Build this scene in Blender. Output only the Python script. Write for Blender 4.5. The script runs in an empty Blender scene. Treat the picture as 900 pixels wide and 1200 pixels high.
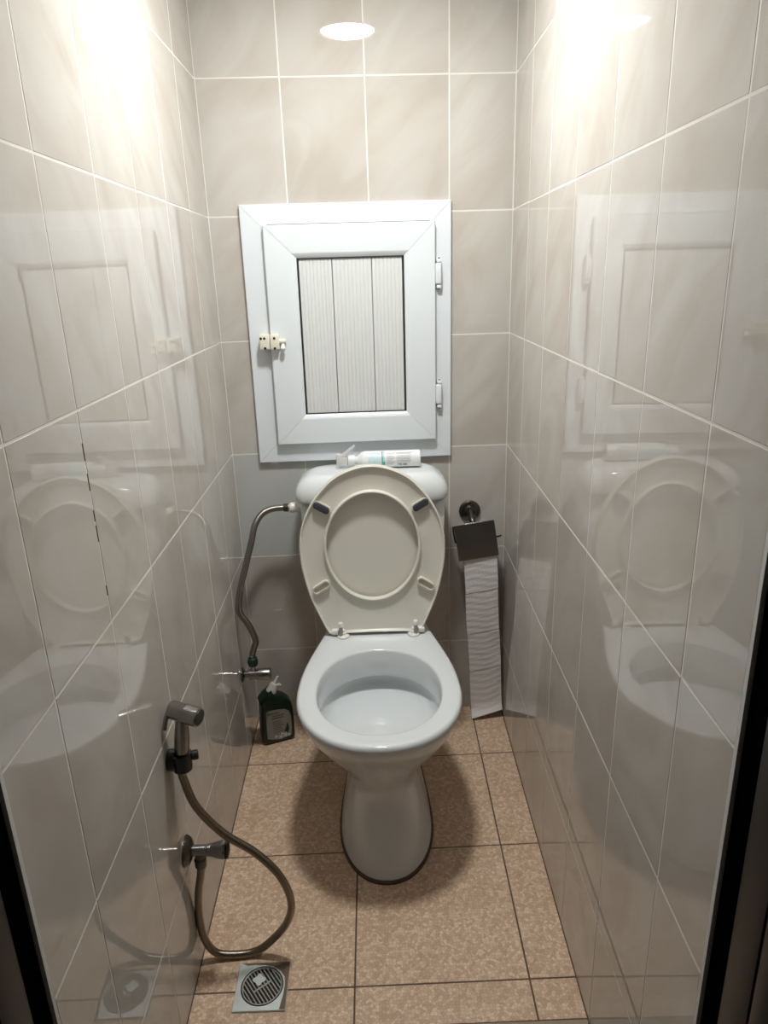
import bpy, bmesh, math, random
from mathutils import Vector, Matrix
random.seed(4)
S = bpy.context.scene
COL = S.collection
PI = math.pi

# ------------------------------------------------------------------ camera
cam_d = bpy.data.cameras.new('camera')
cam = bpy.data.objects.new('camera', cam_d); COL.objects.link(cam)
cam_d.sensor_fit = 'VERTICAL'; cam_d.sensor_height = 36.0; cam_d.lens = 838.7 / 1200 * 36
cam_d.clip_start = 0.01
r = Vector((0.99943066, -0.0196495, -0.02742725)); u = Vector((0.03222294, 0.31490806, 0.94857504)); f = Vector((0.01000197, 0.94891876, -0.31536193))
m = Matrix.Identity(4)
for i in range(3):
    m[i][0] = r[i]; m[i][1] = u[i]; m[i][2] = -f[i]
m.translation = Vector((0.39268, -1.96147, 1.31514))
cam.matrix_world = m
S.camera = cam

# ------------------------------------------------------------------ world, exposure
w = bpy.data.worlds.new('world'); S.world = w; w.use_nodes = True
w.node_tree.nodes['Background'].inputs[0].default_value = (0.8, 0.85, 0.9, 1)
w.node_tree.nodes['Background'].inputs[1].default_value = 0.02
S.view_settings.view_transform = 'Standard'; S.view_settings.look = 'None'
S.view_settings.gamma = 1.0; S.view_settings.use_curve_mapping = False
S.view_settings.exposure = 0.0

LAMP = Vector((0.385, -0.62, 2.03)); LAMP_POWER = 2.2
CEIL = 2.048

# ------------------------------------------------------------------ the room: slightly out of square
XR = 0.7577; DEPTH = 1.356
def warp(x, y, z):
    t = x / XR; h = z - 1.0; s = y + 0.6
    nx = x + (h * -0.0049 + s * -0.0083) * (1 - t) + (h * -0.0004 + s * 0.0135) * t
    ny = y + 0.0222 * (t - .5) * max(0., min(1., 1 + y / 1.2))
    return Vector((nx, ny, z))
def yb(x): return 0.0222 * (x / XR - .5)

# ------------------------------------------------------------------ materials
MATS = {}
def nodes(name):
    mt = bpy.data.materials.new(name); mt.use_nodes = True
    nt = mt.node_tree; return mt, nt, nt.nodes['Principled BSDF']
def mat(name, col, rough=.5, metal=0., coat=0., trans=0., ior=1.5, noise=0., nscale=30., bump=0., bscale=200., sub=0.):
    mt, nt, b = nodes(name)
    b.inputs['Roughness'].default_value = rough; b.inputs['Metallic'].default_value = metal
    b.inputs['Coat Weight'].default_value = coat; b.inputs['Transmission Weight'].default_value = trans
    b.inputs['IOR'].default_value = ior
    b.inputs['Base Color'].default_value = (*col, 1)
    tc = nt.nodes.new('ShaderNodeTexCoord')
    if noise:
        n = nt.nodes.new('ShaderNodeTexNoise'); n.inputs['Scale'].default_value = nscale; n.inputs['Detail'].default_value = 5
        nt.links.new(tc.outputs['Object'], n.inputs['Vector'])
        mx = nt.nodes.new('ShaderNodeMix'); mx.data_type = 'RGBA'
        mx.inputs[6].default_value = (*[c * (1 - noise) for c in col], 1); mx.inputs[7].default_value = (*[min(1, c * (1 + noise)) for c in col], 1)
        nt.links.new(n.outputs['Fac'], mx.inputs[0]); nt.links.new(mx.outputs[2], b.inputs['Base Color'])
    if bump:
        n = nt.nodes.new('ShaderNodeTexNoise'); n.inputs['Scale'].default_value = bscale
        nt.links.new(tc.outputs['Object'], n.inputs['Vector'])
        bp = nt.nodes.new('ShaderNodeBump'); bp.inputs['Strength'].default_value = bump; bp.inputs['Distance'].default_value = .002
        nt.links.new(n.outputs['Fac'], bp.inputs['Height']); nt.links.new(bp.outputs['Normal'], b.inputs['Normal'])
    MATS[name] = mt; return mt

def ramp(nt, stops):
    rp = nt.nodes.new('ShaderNodeValToRGB'); el = rp.color_ramp.elements
    while len(el) < len(stops): el.new(.5)
    for e, (p, c) in zip(el, stops): e.position = p; e.color = (*c, 1)
    return rp

def tile_material(name, light, warm, rough=.018, vein=.5):
    mt, nt, b = nodes(name); L = nt.links.new
    tc = nt.nodes.new('ShaderNodeTexCoord'); oi = nt.nodes.new('ShaderNodeObjectInfo')
    sc = nt.nodes.new('ShaderNodeVectorMath'); sc.operation = 'MULTIPLY_ADD'
    cmb = nt.nodes.new('ShaderNodeCombineXYZ')
    mu = nt.nodes.new('ShaderNodeMath'); mu.operation = 'MULTIPLY'; mu.inputs[1].default_value = 37.
    L(oi.outputs['Random'], mu.inputs[0]); [L(mu.outputs[0], cmb.inputs[i]) for i in range(3)]
    sc.inputs[1].default_value = (1, 1, 1); L(tc.outputs['Object'], sc.inputs[0]); L(cmb.outputs[0], sc.inputs[2])
    mp = nt.nodes.new('ShaderNodeMapping'); mp.inputs['Scale'].default_value = (1.6, 1.6, 4.2)
    vr = nt.nodes.new('ShaderNodeVectorRotate'); vr.rotation_type = 'EULER_XYZ'; vr.inputs['Rotation'].default_value = (.75, .75, 0)
    L(sc.outputs[0], vr.inputs['Vector']); L(vr.outputs[0], mp.inputs[0])
    n1 = nt.nodes.new('ShaderNodeTexNoise'); n1.inputs['Scale'].default_value = 2.2; n1.inputs['Detail'].default_value = 6; n1.inputs['Distortion'].default_value = 1.2
    L(mp.outputs[0], n1.inputs['Vector'])
    rp = ramp(nt, [(.36, light), (.52, tuple((a + c) / 2 for a, c in zip(light, warm))), (.68, warm)])
    L(n1.outputs['Fac'], rp.inputs[0])
    L(rp.outputs[0], b.inputs['Base Color'])
    b.inputs['Roughness'].default_value = rough; b.inputs['IOR'].default_value = 1.52
    # faint vertical ripple of the glaze
    mp2 = nt.nodes.new('ShaderNodeMapping'); mp2.inputs['Scale'].default_value = (26, 26, 1.6); L(sc.outputs[0], mp2.inputs[0])
    n2 = nt.nodes.new('ShaderNodeTexNoise'); n2.inputs['Scale'].default_value = 1.; n2.inputs['Detail'].default_value = 1; L(mp2.outputs[0], n2.inputs['Vector'])
    bp = nt.nodes.new('ShaderNodeBump'); bp.inputs['Strength'].default_value = .012; bp.inputs['Distance'].default_value = .0010
    L(n2.outputs['Fac'], bp.inputs['Height']); L(bp.outputs['Normal'], b.inputs['Normal'])
    MATS[name] = mt; return mt
tile_material('wall_tile', (.545, .52, .48), (.482, .436, .388))
tile_material('plain_tile', (.53, .54, .52), (.50, .51, .49))

def floor_material():
    mt, nt, b = nodes('floor_tile'); L = nt.links.new
    tc = nt.nodes.new('ShaderNodeTexCoord')
    nz = nt.nodes.new('ShaderNodeTexNoise'); nz.inputs['Scale'].default_value = 90; L(tc.outputs['Object'], nz.inputs['Vector'])
    ad = nt.nodes.new('ShaderNodeVectorMath'); ad.operation = 'MULTIPLY_ADD'; ad.inputs[1].default_value = (.006, .006, .006)
    L(nz.outputs['Color'], ad.inputs[0]); L(tc.outputs['Object'], ad.inputs[2])
    v = nt.nodes.new('ShaderNodeTexVoronoi'); v.inputs['Scale'].default_value = 150; v.inputs['Randomness'].default_value = .75; L(ad.outputs[0], v.inputs['Vector'])
    rp = ramp(nt, [(.0, (.585, .40, .275)), (.45, (.67, .475, .335)), (1., (.83, .635, .465))])
    sp = nt.nodes.new('ShaderNodeSeparateColor'); L(v.outputs['Color'], sp.inputs[0]); L(sp.outputs[0], rp.inputs[0])
    ve = nt.nodes.new('ShaderNodeTexVoronoi'); ve.feature = 'DISTANCE_TO_EDGE'; ve.inputs['Scale'].default_value = 150; ve.inputs['Randomness'].default_value = .75; L(ad.outputs[0], ve.inputs['Vector'])
    r2 = ramp(nt, [(.0, (.80, .78, .76)), (.16, (1, 1, 1))]); L(ve.outputs['Distance'], r2.inputs[0])
    mx = nt.nodes.new('ShaderNodeMix'); mx.data_type = 'RGBA'; mx.blend_type = 'MULTIPLY'; mx.inputs[0].default_value = 1
    L(rp.outputs[0], mx.inputs[6]); L(r2.outputs[0], mx.inputs[7])
    big = nt.nodes.new('ShaderNodeTexNoise'); big.inputs['Scale'].default_value = 7; big.inputs['Detail'].default_value = 4; L(tc.outputs['Object'], big.inputs['Vector'])
    r3 = ramp(nt, [(.3, (.90, .87, .84)), (.6, (1, 1, 1))]); L(big.outputs['Fac'], r3.inputs[0])
    m2 = nt.nodes.new('ShaderNodeMix'); m2.data_type = 'RGBA'; m2.blend_type = 'MULTIPLY'; m2.inputs[0].default_value = 1
    L(mx.outputs[2], m2.inputs[6]); L(r3.outputs[0], m2.inputs[7]); L(m2.outputs[2], b.inputs['Base Color'])
    b.inputs['Roughness'].default_value = .42
    MATS['floor_tile'] = mt
floor_material()

mat('grout', (.74, .71, .66), .85, noise=.12, nscale=9)
mat('floor_grout', (.13, .085, .055), .9, noise=.4, nscale=40)
mat('ceiling_white', (.8, .8, .78), .8, noise=.03)
mat('hall_paint', (.3, .29, .27), .8, noise=.04)
mat('hall_floor', (.33, .25, .18), .6, noise=.1)
mat('porcelain', (.715, .74, .752), .09, coat=.3, noise=.012, nscale=4)
mat('seat_plastic', (.74, .715, .635), .26, noise=.015, nscale=6)
mat('hinge_plastic', (.80, .785, .73), .35, noise=.04)
mat('rubber', (.045, .045, .055), .6, noise=.2)
mat('socket', (.60, .57, .45), .5, noise=.1)
mat('sealant', (.10, .065, .045), .8, noise=.5, nscale=60)
mat('chrome', (.72, .72, .72), .14, metal=1, noise=.05)
mat('worn_chrome', (.30, .29, .275), .26, metal=1, noise=.25, nscale=60)
mat('dark_metal', (.13, .12, .105), .34, metal=1, noise=.3, nscale=40)
mat('flap_metal', (.17, .162, .15), .36, metal=1, noise=.12, nscale=20)
mat('black_plastic', (.012, .012, .012), .35, noise=.2)
mat('white_pvc', (.745, .785, .815), .3, noise=.012, nscale=3)
mat('panel_pvc', (.70, .715, .70), .35, noise=.015, nscale=4)
mat('mould', (.03, .025, .02), .9, noise=.5, nscale=200)
mat('seam_grey', (.10, .105, .115), .7, noise=.2)  # painted shade for the gap round the window sash
mat('gasket', (.01, .01, .011), .6, noise=.2)
mat('latch_plastic', (.78, .74, .62), .45, noise=.05)
mat('hole', (.02, .017, .01), .8, noise=.2)
mat('green_plastic', (.0035, .017, .009), .28, noise=.15)
mat('green_knob', (.005, .035, .018), .35, noise=.2)
mat('cap_plastic', (.62, .60, .52), .4, noise=.06)
mat('white_plastic', (.82, .84, .84), .3, noise=.02)
mat('clear_plastic', (.88, .88, .86), .2, trans=.35, ior=1.45)
mat('teal_print', (.05, .42, .40), .4, noise=.05)
mat('blue_print', (.62, .78, .80), .4, noise=.12, nscale=120)
mat('grey_print', (.42, .43, .44), .5, noise=.15, nscale=90)
mat('dark_print', (.08, .08, .085), .5, noise=.1)
mat('label_paper', (.23, .24, .215), .4, noise=.18, nscale=45)
mat('label_ink', (.11, .095, .075), .5, noise=.2)
mat('label_flower', (.62, .63, .60), .5, noise=.15, nscale=150)
mat('steel_plate', (.58, .63, .61), .42, metal=.75, noise=.12, nscale=30)
mat('rust', (.17, .115, .075), .85, noise=.45, nscale=70)
mat('grate_steel', (.36, .345, .30), .45, metal=.7, noise=.35, nscale=80)
mat('drain_dark', (.008, .007, .006), .7, noise=.2)
mat('door_metal', (.017, .0158, .015), .42, metal=.0, noise=.1)
mat('door_seal', (.0015, .0015, .0015), 1., noise=.2)
MATS['door_seal'].node_tree.nodes['Principled BSDF'].inputs['Specular IOR Level'].default_value = 0
mat('edge_trim', (.62, .62, .60), .5, noise=.05)
mat('tissue', (.80, .77, .75), .95, noise=.03, nscale=30, bump=.5, bscale=350)
mat('cardboard', (.42, .32, .22), .9, noise=.1)
mat('water', (.85, .92, .93), .02, trans=1., ior=1.33)

def hose_material(name, c1, c2, vfreq, ufreq, rough):
    mt, nt, b = nodes(name); L = nt.links.new
    uv = nt.nodes.new('ShaderNodeUVMap')
    sp = nt.nodes.new('ShaderNodeSeparateXYZ'); L(uv.outputs[0], sp.inputs[0])
    a = nt.nodes.new('ShaderNodeMath'); a.operation = 'MULTIPLY'; a.inputs[1].default_value = ufreq * 2 * PI; L(sp.outputs[0], a.inputs[0])
    c = nt.nodes.new('ShaderNodeMath'); c.operation = 'MULTIPLY_ADD'; c.inputs[1].default_value = vfreq * 2 * PI; L(sp.outputs[1], c.inputs[0]); L(a.outputs[0], c.inputs[2])
    s = nt.nodes.new('ShaderNodeMath'); s.operation = 'SINE'; L(c.outputs[0], s.inputs[0])
    h = nt.nodes.new('ShaderNodeMath'); h.operation = 'MULTIPLY_ADD'; h.inputs[1].default_value = .5; h.inputs[2].default_value = .5; L(s.outputs[0], h.inputs[0])
    rp = ramp(nt, [(0., c1), (1., c2)]); L(h.outputs[0], rp.inputs[0]); L(rp.outputs[0], b.inputs['Base Color'])
    bp = nt.nodes.new('ShaderNodeBump'); bp.inputs['Strength'].default_value = .3; bp.inputs['Distance'].default_value = .0006
    L(h.outputs[0], bp.inputs['Height']); L(bp.outputs['Normal'], b.inputs['Normal'])
    b.inputs['Metallic'].default_value = 1; b.inputs['Roughness'].default_value = rough
    MATS[name] = mt
hose_material('bidet_hose', (.19, .155, .12), (.36, .31, .245), 330, 1, .3)
hose_material('braided_hose', (.10, .088, .075), (.46, .43, .385), 420, 5, .3)

def lamp_material():
    mt, nt, b = nodes('lamp_glass')
    b.inputs['Base Color'].default_value = (.9, .9, .9, 1)
    b.inputs['Emission Color'].default_value = (.985, 1., .985, 1)
    b.inputs['Emission Strength'].default_value = LAMP_POWER * 100
    MATS['lamp_glass'] = mt
lamp_material()

# ------------------------------------------------------------------ helpers
def link(name, verts, faces, material, parent=None, smooth=False, uvs=None, auto=None):
    me = bpy.data.meshes.new(name); me.from_pydata([tuple(v) for v in verts], [], faces); me.update()
    bm = bmesh.new(); bm.from_mesh(me); bmesh.ops.recalc_face_normals(bm, faces=bm.faces)
    if auto is not None:
        for e in bm.edges:
            e.smooth = len(e.link_faces) == 2 and e.calc_face_angle(0) < auto
        smooth = True
    for fc in bm.faces: fc.smooth = smooth
    bm.to_mesh(me); bm.free()
    o = bpy.data.objects.new(name, me); COL.objects.link(o)
    me.materials.append(MATS[material])
    if parent is not None: o.parent = parent
    return o
def link_bm(name, bm, material, parent=None, auto=.6):
    bmesh.ops.recalc_face_normals(bm, faces=bm.faces)
    for e in bm.edges: e.smooth = len(e.link_faces) == 2 and e.calc_face_angle(0) < auto
    for fc in bm.faces: fc.smooth = True
    me = bpy.data.meshes.new(name); bm.to_mesh(me); bm.free()
    o = bpy.data.objects.new(name, me); COL.objects.link(o); me.materials.append(MATS[material])
    if parent is not None: o.parent = parent
    return o
def tag(o, label=None, cat=None, group=None, kind=None):
    if label: o['label'] = label
    if cat: o['category'] = cat
    if group: o['group'] = group
    if kind: o['kind'] = kind
    return o
def thing(name, label, cat, loc=(0, 0, 0), rz=0, **k):
    o = bpy.data.objects.new(name, None); COL.objects.link(o); o.empty_display_size = .03
    o.location = loc; o.rotation_euler = (0, 0, rz); return tag(o, label, cat, **k)
def bm_box(bm, lo, hi, bev=0., seg=1, mx=None):
    vs = [bm.verts.new((x, y, z)) for x in (lo[0], hi[0]) for y in (lo[1], hi[1]) for z in (lo[2], hi[2])]
    fs = [bm.faces.new([vs[i] for i in q]) for q in ((0, 1, 3, 2), (4, 6, 7, 5), (0, 4, 5, 1), (2, 3, 7, 6), (0, 2, 6, 4), (1, 5, 7, 3))]
    if bev:
        es = list({e for fc in fs for e in fc.edges})
        out = bmesh.ops.bevel(bm, geom=es, offset=bev, segments=seg, affect='EDGES', profile=.5)
        vs = list({v for fc in out['faces'] for v in fc.verts} | {v for v in vs if v.is_valid})
    if mx is not None: bmesh.ops.transform(bm, matrix=mx, verts=[v for v in vs if v.is_valid])
def box(name, lo, hi, material, parent=None, bev=0., seg=1, mx=None):
    bm = bmesh.new(); bm_box(bm, lo, hi, bev, seg, mx); return link_bm(name, bm, material, parent)
def lathe(prof, axis=(0, 0, 1), origin=(0, 0, 0), n=32):
    """prof: (radius, distance along axis)"""
    ax = Vector(axis).normalized(); t = Vector((1, 0, 0)) if abs(ax.x) < .9 else Vector((0, 1, 0))
    a = ax.cross(t).normalized(); b = ax.cross(a); og = Vector(origin)
    V = []; F = []; k = len(prof)
    for rr, d in prof:
        for i in range(n):
            th = 2 * PI * i / n; V.append(og + ax * d + (a * math.cos(th) + b * math.sin(th)) * max(rr, 1e-5))
    for j in range(k - 1):
        for i in range(n): F.append((j * n + i, j * n + (i + 1) % n, (j + 1) * n + (i + 1) % n, (j + 1) * n + i))
    F.append(tuple(range(n))); F.append(tuple(range((k - 1) * n, k * n)))
    return V, F
def lathe_obj(name, prof, material, parent=None, axis=(0, 0, 1), origin=(0, 0, 0), n=32, auto=.6):
    V, F = lathe(prof, axis, origin, n); return link(name, V, F, material, parent, auto=auto)
def catmull(P, per=12):
    P = [Vector(p) for p in P]; Q = [P[0] * 2 - P[1]] + P + [P[-1] * 2 - P[-2]]; out = []
    for i in range(1, len(Q) - 2):
        p0, p1, p2, p3 = Q[i - 1:i + 3]
        for j in range(per):
            t = j / per
            out.append(.5 * ((2 * p1) + (p2 - p0) * t + (2 * p0 - 5 * p1 + 4 * p2 - p3) * t * t + (3 * p1 - p0 - 3 * p2 + p3) * t ** 3))
    out.append(P[-1]); return out
def tube(name, path, rad, material, parent=None, n=14, per=12, smooth=True):
    pts = catmull(path, per) if len(path) > 2 else [Vector(p) for p in path]
    tn = [(pts[min(i + 1, len(pts) - 1)] - pts[max(i - 1, 0)]).normalized() for i in range(len(pts))]
    a = tn[0].orthogonal().normalized(); V = []; F = []; lens = [0.]
    for i, p in enumerate(pts):
        if i: lens.append(lens[-1] + (p - pts[i - 1]).length)
        a = (a - tn[i] * a.dot(tn[i])).normalized(); b = tn[i].cross(a)
        rr = rad(i / (len(pts) - 1)) if callable(rad) else rad
        for k in range(n):
            th = 2 * PI * k / n; V.append(p + (a * math.cos(th) + b * math.sin(th)) * rr)
    uvf = []
    for i in range(len(pts) - 1):
        for k in range(n):
            F.append((i * n + k, i * n + (k + 1) % n, (i + 1) * n + (k + 1) % n, (i + 1) * n + k))
    me = bpy.data.meshes.new(name); F2 = F + [tuple(range(n))[::-1], tuple(range((len(pts) - 1) * n, len(pts) * n))]
    me.from_pydata([tuple(v) for v in V], [], F2); me.update()
    uvl = me.uv_layers.new(name='UVMap')
    for pi, po in enumerate(me.polygons):
        po.use_smooth = pi < len(F)
        if pi < len(F):
            i, k = divmod(pi, n)
            for li, (di, dk) in zip(po.loop_indices, ((0, 0), (0, 1), (1, 1), (1, 0))): uvl.data[li].uv = ((k + dk) / n, lens[i + di])
    o = bpy.data.objects.new(name, me); COL.objects.link(o); me.materials.append(MATS[material])
    if parent is not None: o.parent = parent
    return o
def loft(rings, cap0=True, cap1=True):
    n = len(rings[0]); V = [v for rg in rings for v in rg]; F = []
    for j in range(len(rings) - 1):
        for i in range(n): F.append((j * n + i, j * n + (i + 1) % n, (j + 1) * n + (i + 1) % n, (j + 1) * n + i))
    if cap0: F.append(tuple(range(n)))
    if cap1: F.append(tuple(range((len(rings) - 1) * n, len(rings) * n)))
    return V, F
def prism(name, poly, y0, y1, material, parent=None, bev=0., axis='y', auto=.5):
    """poly in (x,z) extruded along y, or (x,y) extruded along z"""
    bm = bmesh.new()
    mk = (lambda p, d: (p[0], d, p[1])) if axis == 'y' else (lambda p, d: (p[0], p[1], d))
    a = [bm.verts.new(mk(p, y0)) for p in poly]; b = [bm.verts.new(mk(p, y1)) for p in poly]; n = len(poly)
    bm.faces.new(a); bm.faces.new(b[::-1])
    for i in range(n): bm.faces.new((a[i], b[i], b[(i + 1) % n], a[(i + 1) % n]))
    bmesh.ops.recalc_face_normals(bm, faces=bm.faces)
    if bev:
        bmesh.ops.bevel(bm, geom=[e for e in bm.edges if e.calc_face_angle(0) > .5], offset=bev, segments=2, affect='EDGES', profile=.5)
    return link_bm(name, bm, material, parent, auto)
def stadium(cx, cz, L, W, ang, n=8):
    P = []
    for s in (1, -1):
        for i in range(n + 1):
            th = -PI / 2 + PI * i / n
            x = (L / 2 - W / 2 + W / 2 * math.cos(th)) * s; z = W / 2 * math.sin(th) * s
            P.append((cx + x * math.cos(ang) - z * math.sin(ang), cz + x * math.sin(ang) + z * math.cos(ang)))
    return P

# ------------------------------------------------------------------ walls and tiles
TW, TH, Z6 = 0.2035, 0.3066, 0.2363
HT = CEIL
rows_z = [0.0] + [Z6 + TH * k for k in range(0, 8) if Z6 + TH * k < HT - .02] + [HT]
JW = 0.0030; CH = 0.0006; PROUD = 0.0004; THICK = 0.007
def slab(name, poly_in, outward, thick=.06, material='grout'):
    """wall backing: poly_in four corners of the tile face, set back by the joint depth"""
    o = Vector(outward); a = [p + o * PROUD for p in poly_in]; b = [p + o * thick for p in poly_in]
    V, F = loft([a, b]); ob = link(name, V, F, material); return tag(ob, kind='structure')
def tile(parent, c, inward, material, name='tile'):
    """c: four corners of the tile on the finished surface (room side)"""
    ctr = sum(c, Vector()) / 4; iw = Vector(inward)
    ax = (c[1] - c[0]).normalized(); ay = (c[3] - c[0]).normalized()
    sg = ((1, 1), (-1, 1), (-1, -1), (1, -1))
    wob = [random.uniform(-.00025, .00025) for _ in range(4)]
    base = [p - ctr + ax * (JW / 2 * s[0]) + ay * (JW / 2 * s[1]) - iw * THICK for p, s in zip(c, sg)]
    mid = [p + iw * (THICK - CH + wb) for p, wb in zip(base, wob)]
    top = [p + iw * (CH) + ax * CH * s[0] + ay * CH * s[1] for p, s in zip(mid, sg)]
    V, F = loft([base, mid, top], cap0=False)
    o = link(name, V, F, material, parent); o.location = ctr; return o

wl = slab('wall_left', [warp(0, 0, 0), warp(0, -DEPTH, 0), warp(0, -DEPTH, HT), warp(0, 0, HT)], (-1, 0, 0))
wr = slab('wall_right', [warp(XR, 0, 0), warp(XR, -DEPTH, 0), warp(XR, -DEPTH, HT), warp(XR, 0, HT)], (1, 0, 0))
wb_ = slab('wall_back', [warp(-.06, 0, 0), warp(XR + .06, 0, 0), warp(XR + .06, 0, HT), warp(-.06, 0, HT)], (0, 1, 0))
xj = [0.0] + [0.1969 + .2 * k for k in range(3)] + [XR]
for i in range(len(xj) - 1):
    for k in range(len(rows_z) - 1):
        x0, x1, z0, z1 = xj[i], xj[i + 1], rows_z[k], rows_z[k + 1]
        plain = (k == 2 and i in (0, 1))
        tile(wb_, [warp(x0, 0, z0), warp(x1, 0, z0), warp(x1, 0, z1), warp(x0, 0, z1)], (0, -1, 0), 'plain_tile' if plain else 'wall_tile')
def side(parent, X, y0, inward):
    ys = [-DEPTH] + sorted([y0 + TW * k for k in range(-1, 8) if -DEPTH + .01 < y0 + TW * k < -.01]) + [0.0]
    for i in range(len(ys) - 1):
        for k in range(len(rows_z) - 1):
            a, b, z0, z1 = ys[i], ys[i + 1], rows_z[k], rows_z[k + 1]
            tile(parent, [warp(X, a, z0), warp(X, b, z0), warp(X, b, z1), warp(X, a, z1)], inward, 'wall_tile')
side(wl, 0.0, -1.2211, (1, 0, 0)); side(wr, XR, -1.2194, (-1, 0, 0))

for za, zb_ in ((1.112, 1.088), (1.070, 1.046), (1.018, 1.002), (.996, .972), (.905, .890)):
    p = warp(0, -1.0176, (za + zb_) / 2)
    box('mould_stain', (p.x - .002, p.y - .0013, zb_), (p.x + .0004, p.y + .0007, za), 'mould', wl)
# floor
FX, FY, GX, F1 = .3471, .3444, .3174, -.2397
fl = slab('floor', [warp(-.05, .05, 0), warp(XR + .05, .05, 0), warp(XR + .05, -DEPTH - .02, 0), warp(-.05, -DEPTH - .02, 0)], (0, 0, -1), .08, 'floor_grout')
xs = [0.0, GX, GX + FX, XR]; ys = [0.0, F1, F1 - FY, F1 - 2 * FY, -1.0105]
JW, CH, PROUD_F = .0030, .0007, .0015
DR = (.139, -.9222, .0505)   # drain centre and half size
for i in range(3):
    for k in range(4):
        x0, x1, a, b = xs[i], xs[i + 1], ys[k + 1], ys[k]
        tile(fl, [warp(x0, a, 0), warp(x1, a, 0), warp(x1, b, 0), warp(x0, b, 0)], (0, 0, 1), 'floor_tile')
JW, CH = .0030, .0006
th = tag(box('trim_1', (.004, -DEPTH - .02, -.01), (XR - .007, -1.0115, .004), 'hall_floor', bev=.002), kind='structure')

# ceiling, hall beyond the doorway
tag(box('ceiling', (-.2, -DEPTH - .1, HT), (XR + .2, .08, HT + .08), 'ceiling_white'), kind='structure')
YF = -DEPTH - .004
tag(box('wall_front', (-.9, YF - .11, 0), (-.045, YF - .001, HT + .3), 'hall_paint'), kind='structure')
tag(box('wall_front_right', (XR + .045, YF - .11, 0), (XR + .9, YF - .001, HT + .3), 'hall_paint'), kind='structure')
tag(box('wall_front_top', (-.045, YF - .11, 2.02), (XR + .045, YF - .001, HT + .3), 'hall_paint'), kind='structure')
tag(box('floor_hall', (-.9, -3.2, -.08), (XR + .9, YF - .02, -.004), 'hall_floor'), kind='structure')
tag(box('wall_hall_back', (-.9, -3.26, 0), (XR + .9, -3.2, HT + .3), 'hall_paint'), kind='structure')
tag(box('wall_hall_left', (-.96, -3.2, 0), (-.9, YF - .02, HT + .3), 'hall_paint'), kind='structure')
tag(box('wall_hall_right', (XR + .9, -3.2, 0), (XR + .96, YF - .02, HT + .3), 'hall_paint'), kind='structure')
tag(box('ceiling_hall', (-.96, -3.26, HT + .3), (XR + .96, YF, HT + .36), 'ceiling_white'), kind='structure')

# dark door frame: a thing with parts
df = thing('door_1', 'dark metal door frame around the open doorway in the foreground', 'door frame', (0, YF, 0), kind='structure')
for s, X in ((-1, warp(0, -DEPTH, .6).x), (1, warp(XR, -DEPTH, .6).x)):
    e = .0045
    box('tile_edge', (min(X, X + s * e), -.0005, 0), (max(X, X + s * e), .006, 2.02), 'edge_trim', df)
    box('seal', (min(X + s * (e + .0005), X + s * .04), -.030, 0), (max(X + s * (e + .0005), X + s * .04), -.001, 2.02), 'door_seal', df)  # matt black strip between tile edge and jamb
    P = [(X + s * .006, -.031), (X + s * .004, -.037), (X + s * .004, -.072), (X + s * .0055, -.078), (X + s * .0100, -.0790), (X + s * .0100, -.0815),
         (X + s * .0055, -.0825), (X + s * .004, -.088), (X + s * .004, -.112), (X + s * .010, -.118), (X + s * .043, -.118), (X + s * .043, -.031)]
    prism('jamb', P, 0, 2.02, 'door_metal', df, axis='z', auto=.9)
box('head_bar', (-.04, -.118, 1.99), (XR + .04, -.031, 2.019), 'door_metal', df, bev=.004)

# ------------------------------------------------------------------ ceiling lamp
la = thing('ceiling_lamp', 'round white dome lamp glowing on the ceiling above the toilet', 'lamp', (LAMP.x, LAMP.y, HT))
lathe_obj('base_ring', [(.092, 0), (.092, -.016), (.086, -.019), (.081, -.015), (.081, 0)], 'white_plastic', la, n=48)
prof = [(.0805 * math.cos(t), -.012 - .015 * math.sin(t)) for t in [PI / 2 * i / 10 for i in range(11)]]
lathe_obj('lamp_shade', [(.0805, -.004)] + prof, 'lamp_glass', la, n=48)

# ------------------------------------------------------------------ window hatch
WX, WZ = .338, 1.156; ang = math.atan(.0222 / XR)
win = thing('window_1', 'small white plastic window with ribbed panels above the toilet tank', 'window', (WX, yb(WX), WZ), ang, kind='structure')
def mitre_frame(x0, x1, z0, z1, wd, prof, name, parent, material, gap=.0003):
    """four mitred bars; prof: (inset from the outer edge, depth toward the room)"""
    sides = [((x0, z0), (x1, z0), (0, 1)), ((x1, z0), (x1, z1), (-1, 0)), ((x1, z1), (x0, z1), (0, -1)), ((x0, z1), (x0, z0), (1, 0))]
    for (a, b, nrm) in sides:
        dx, dz = b[0] - a[0], b[1] - a[1]; l = math.hypot(dx, dz); dx /= l; dz /= l
        rings = []
        for q, st in ((a, 1), (b, -1)):
            rings.append([Vector((q[0] + nrm[0] * ins + dx * st * (ins + gap), -dep, q[1] + nrm[1] * ins + dz * st * (ins + gap))) for ins, dep in prof])
        V, F = loft(rings); link(name, V, F, material, parent, auto=.5)
ox0, ox1, oz0, oz1 = .0715 - WX, .6055 - WX, .8255 - WZ, 1.4885 - WZ
mitre_frame(ox0, ox1, oz0, oz1, .07, [(.0, 0), (.0, .011), (.002, .013), (.070, .013), (.070, -.0)], 'outer_frame', win, 'white_pvc')
sx0, sx1, sz0, sz1 = .1285 - WX, .5620 - WX, .8790 - WZ, 1.4390 - WZ
sash = bpy.data.objects.new('sash', None); COL.objects.link(sash); sash.parent = win
mitre_frame(sx0, sx1, sz0, sz1, .07, [(.002, .0145), (.0, .017), (.0, .029), (.002, .031), (.0665, .031), (.0685, .0305), (.0795, .0215), (.0795, .0145)], 'sash_bar', sash, 'white_pvc')
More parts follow.
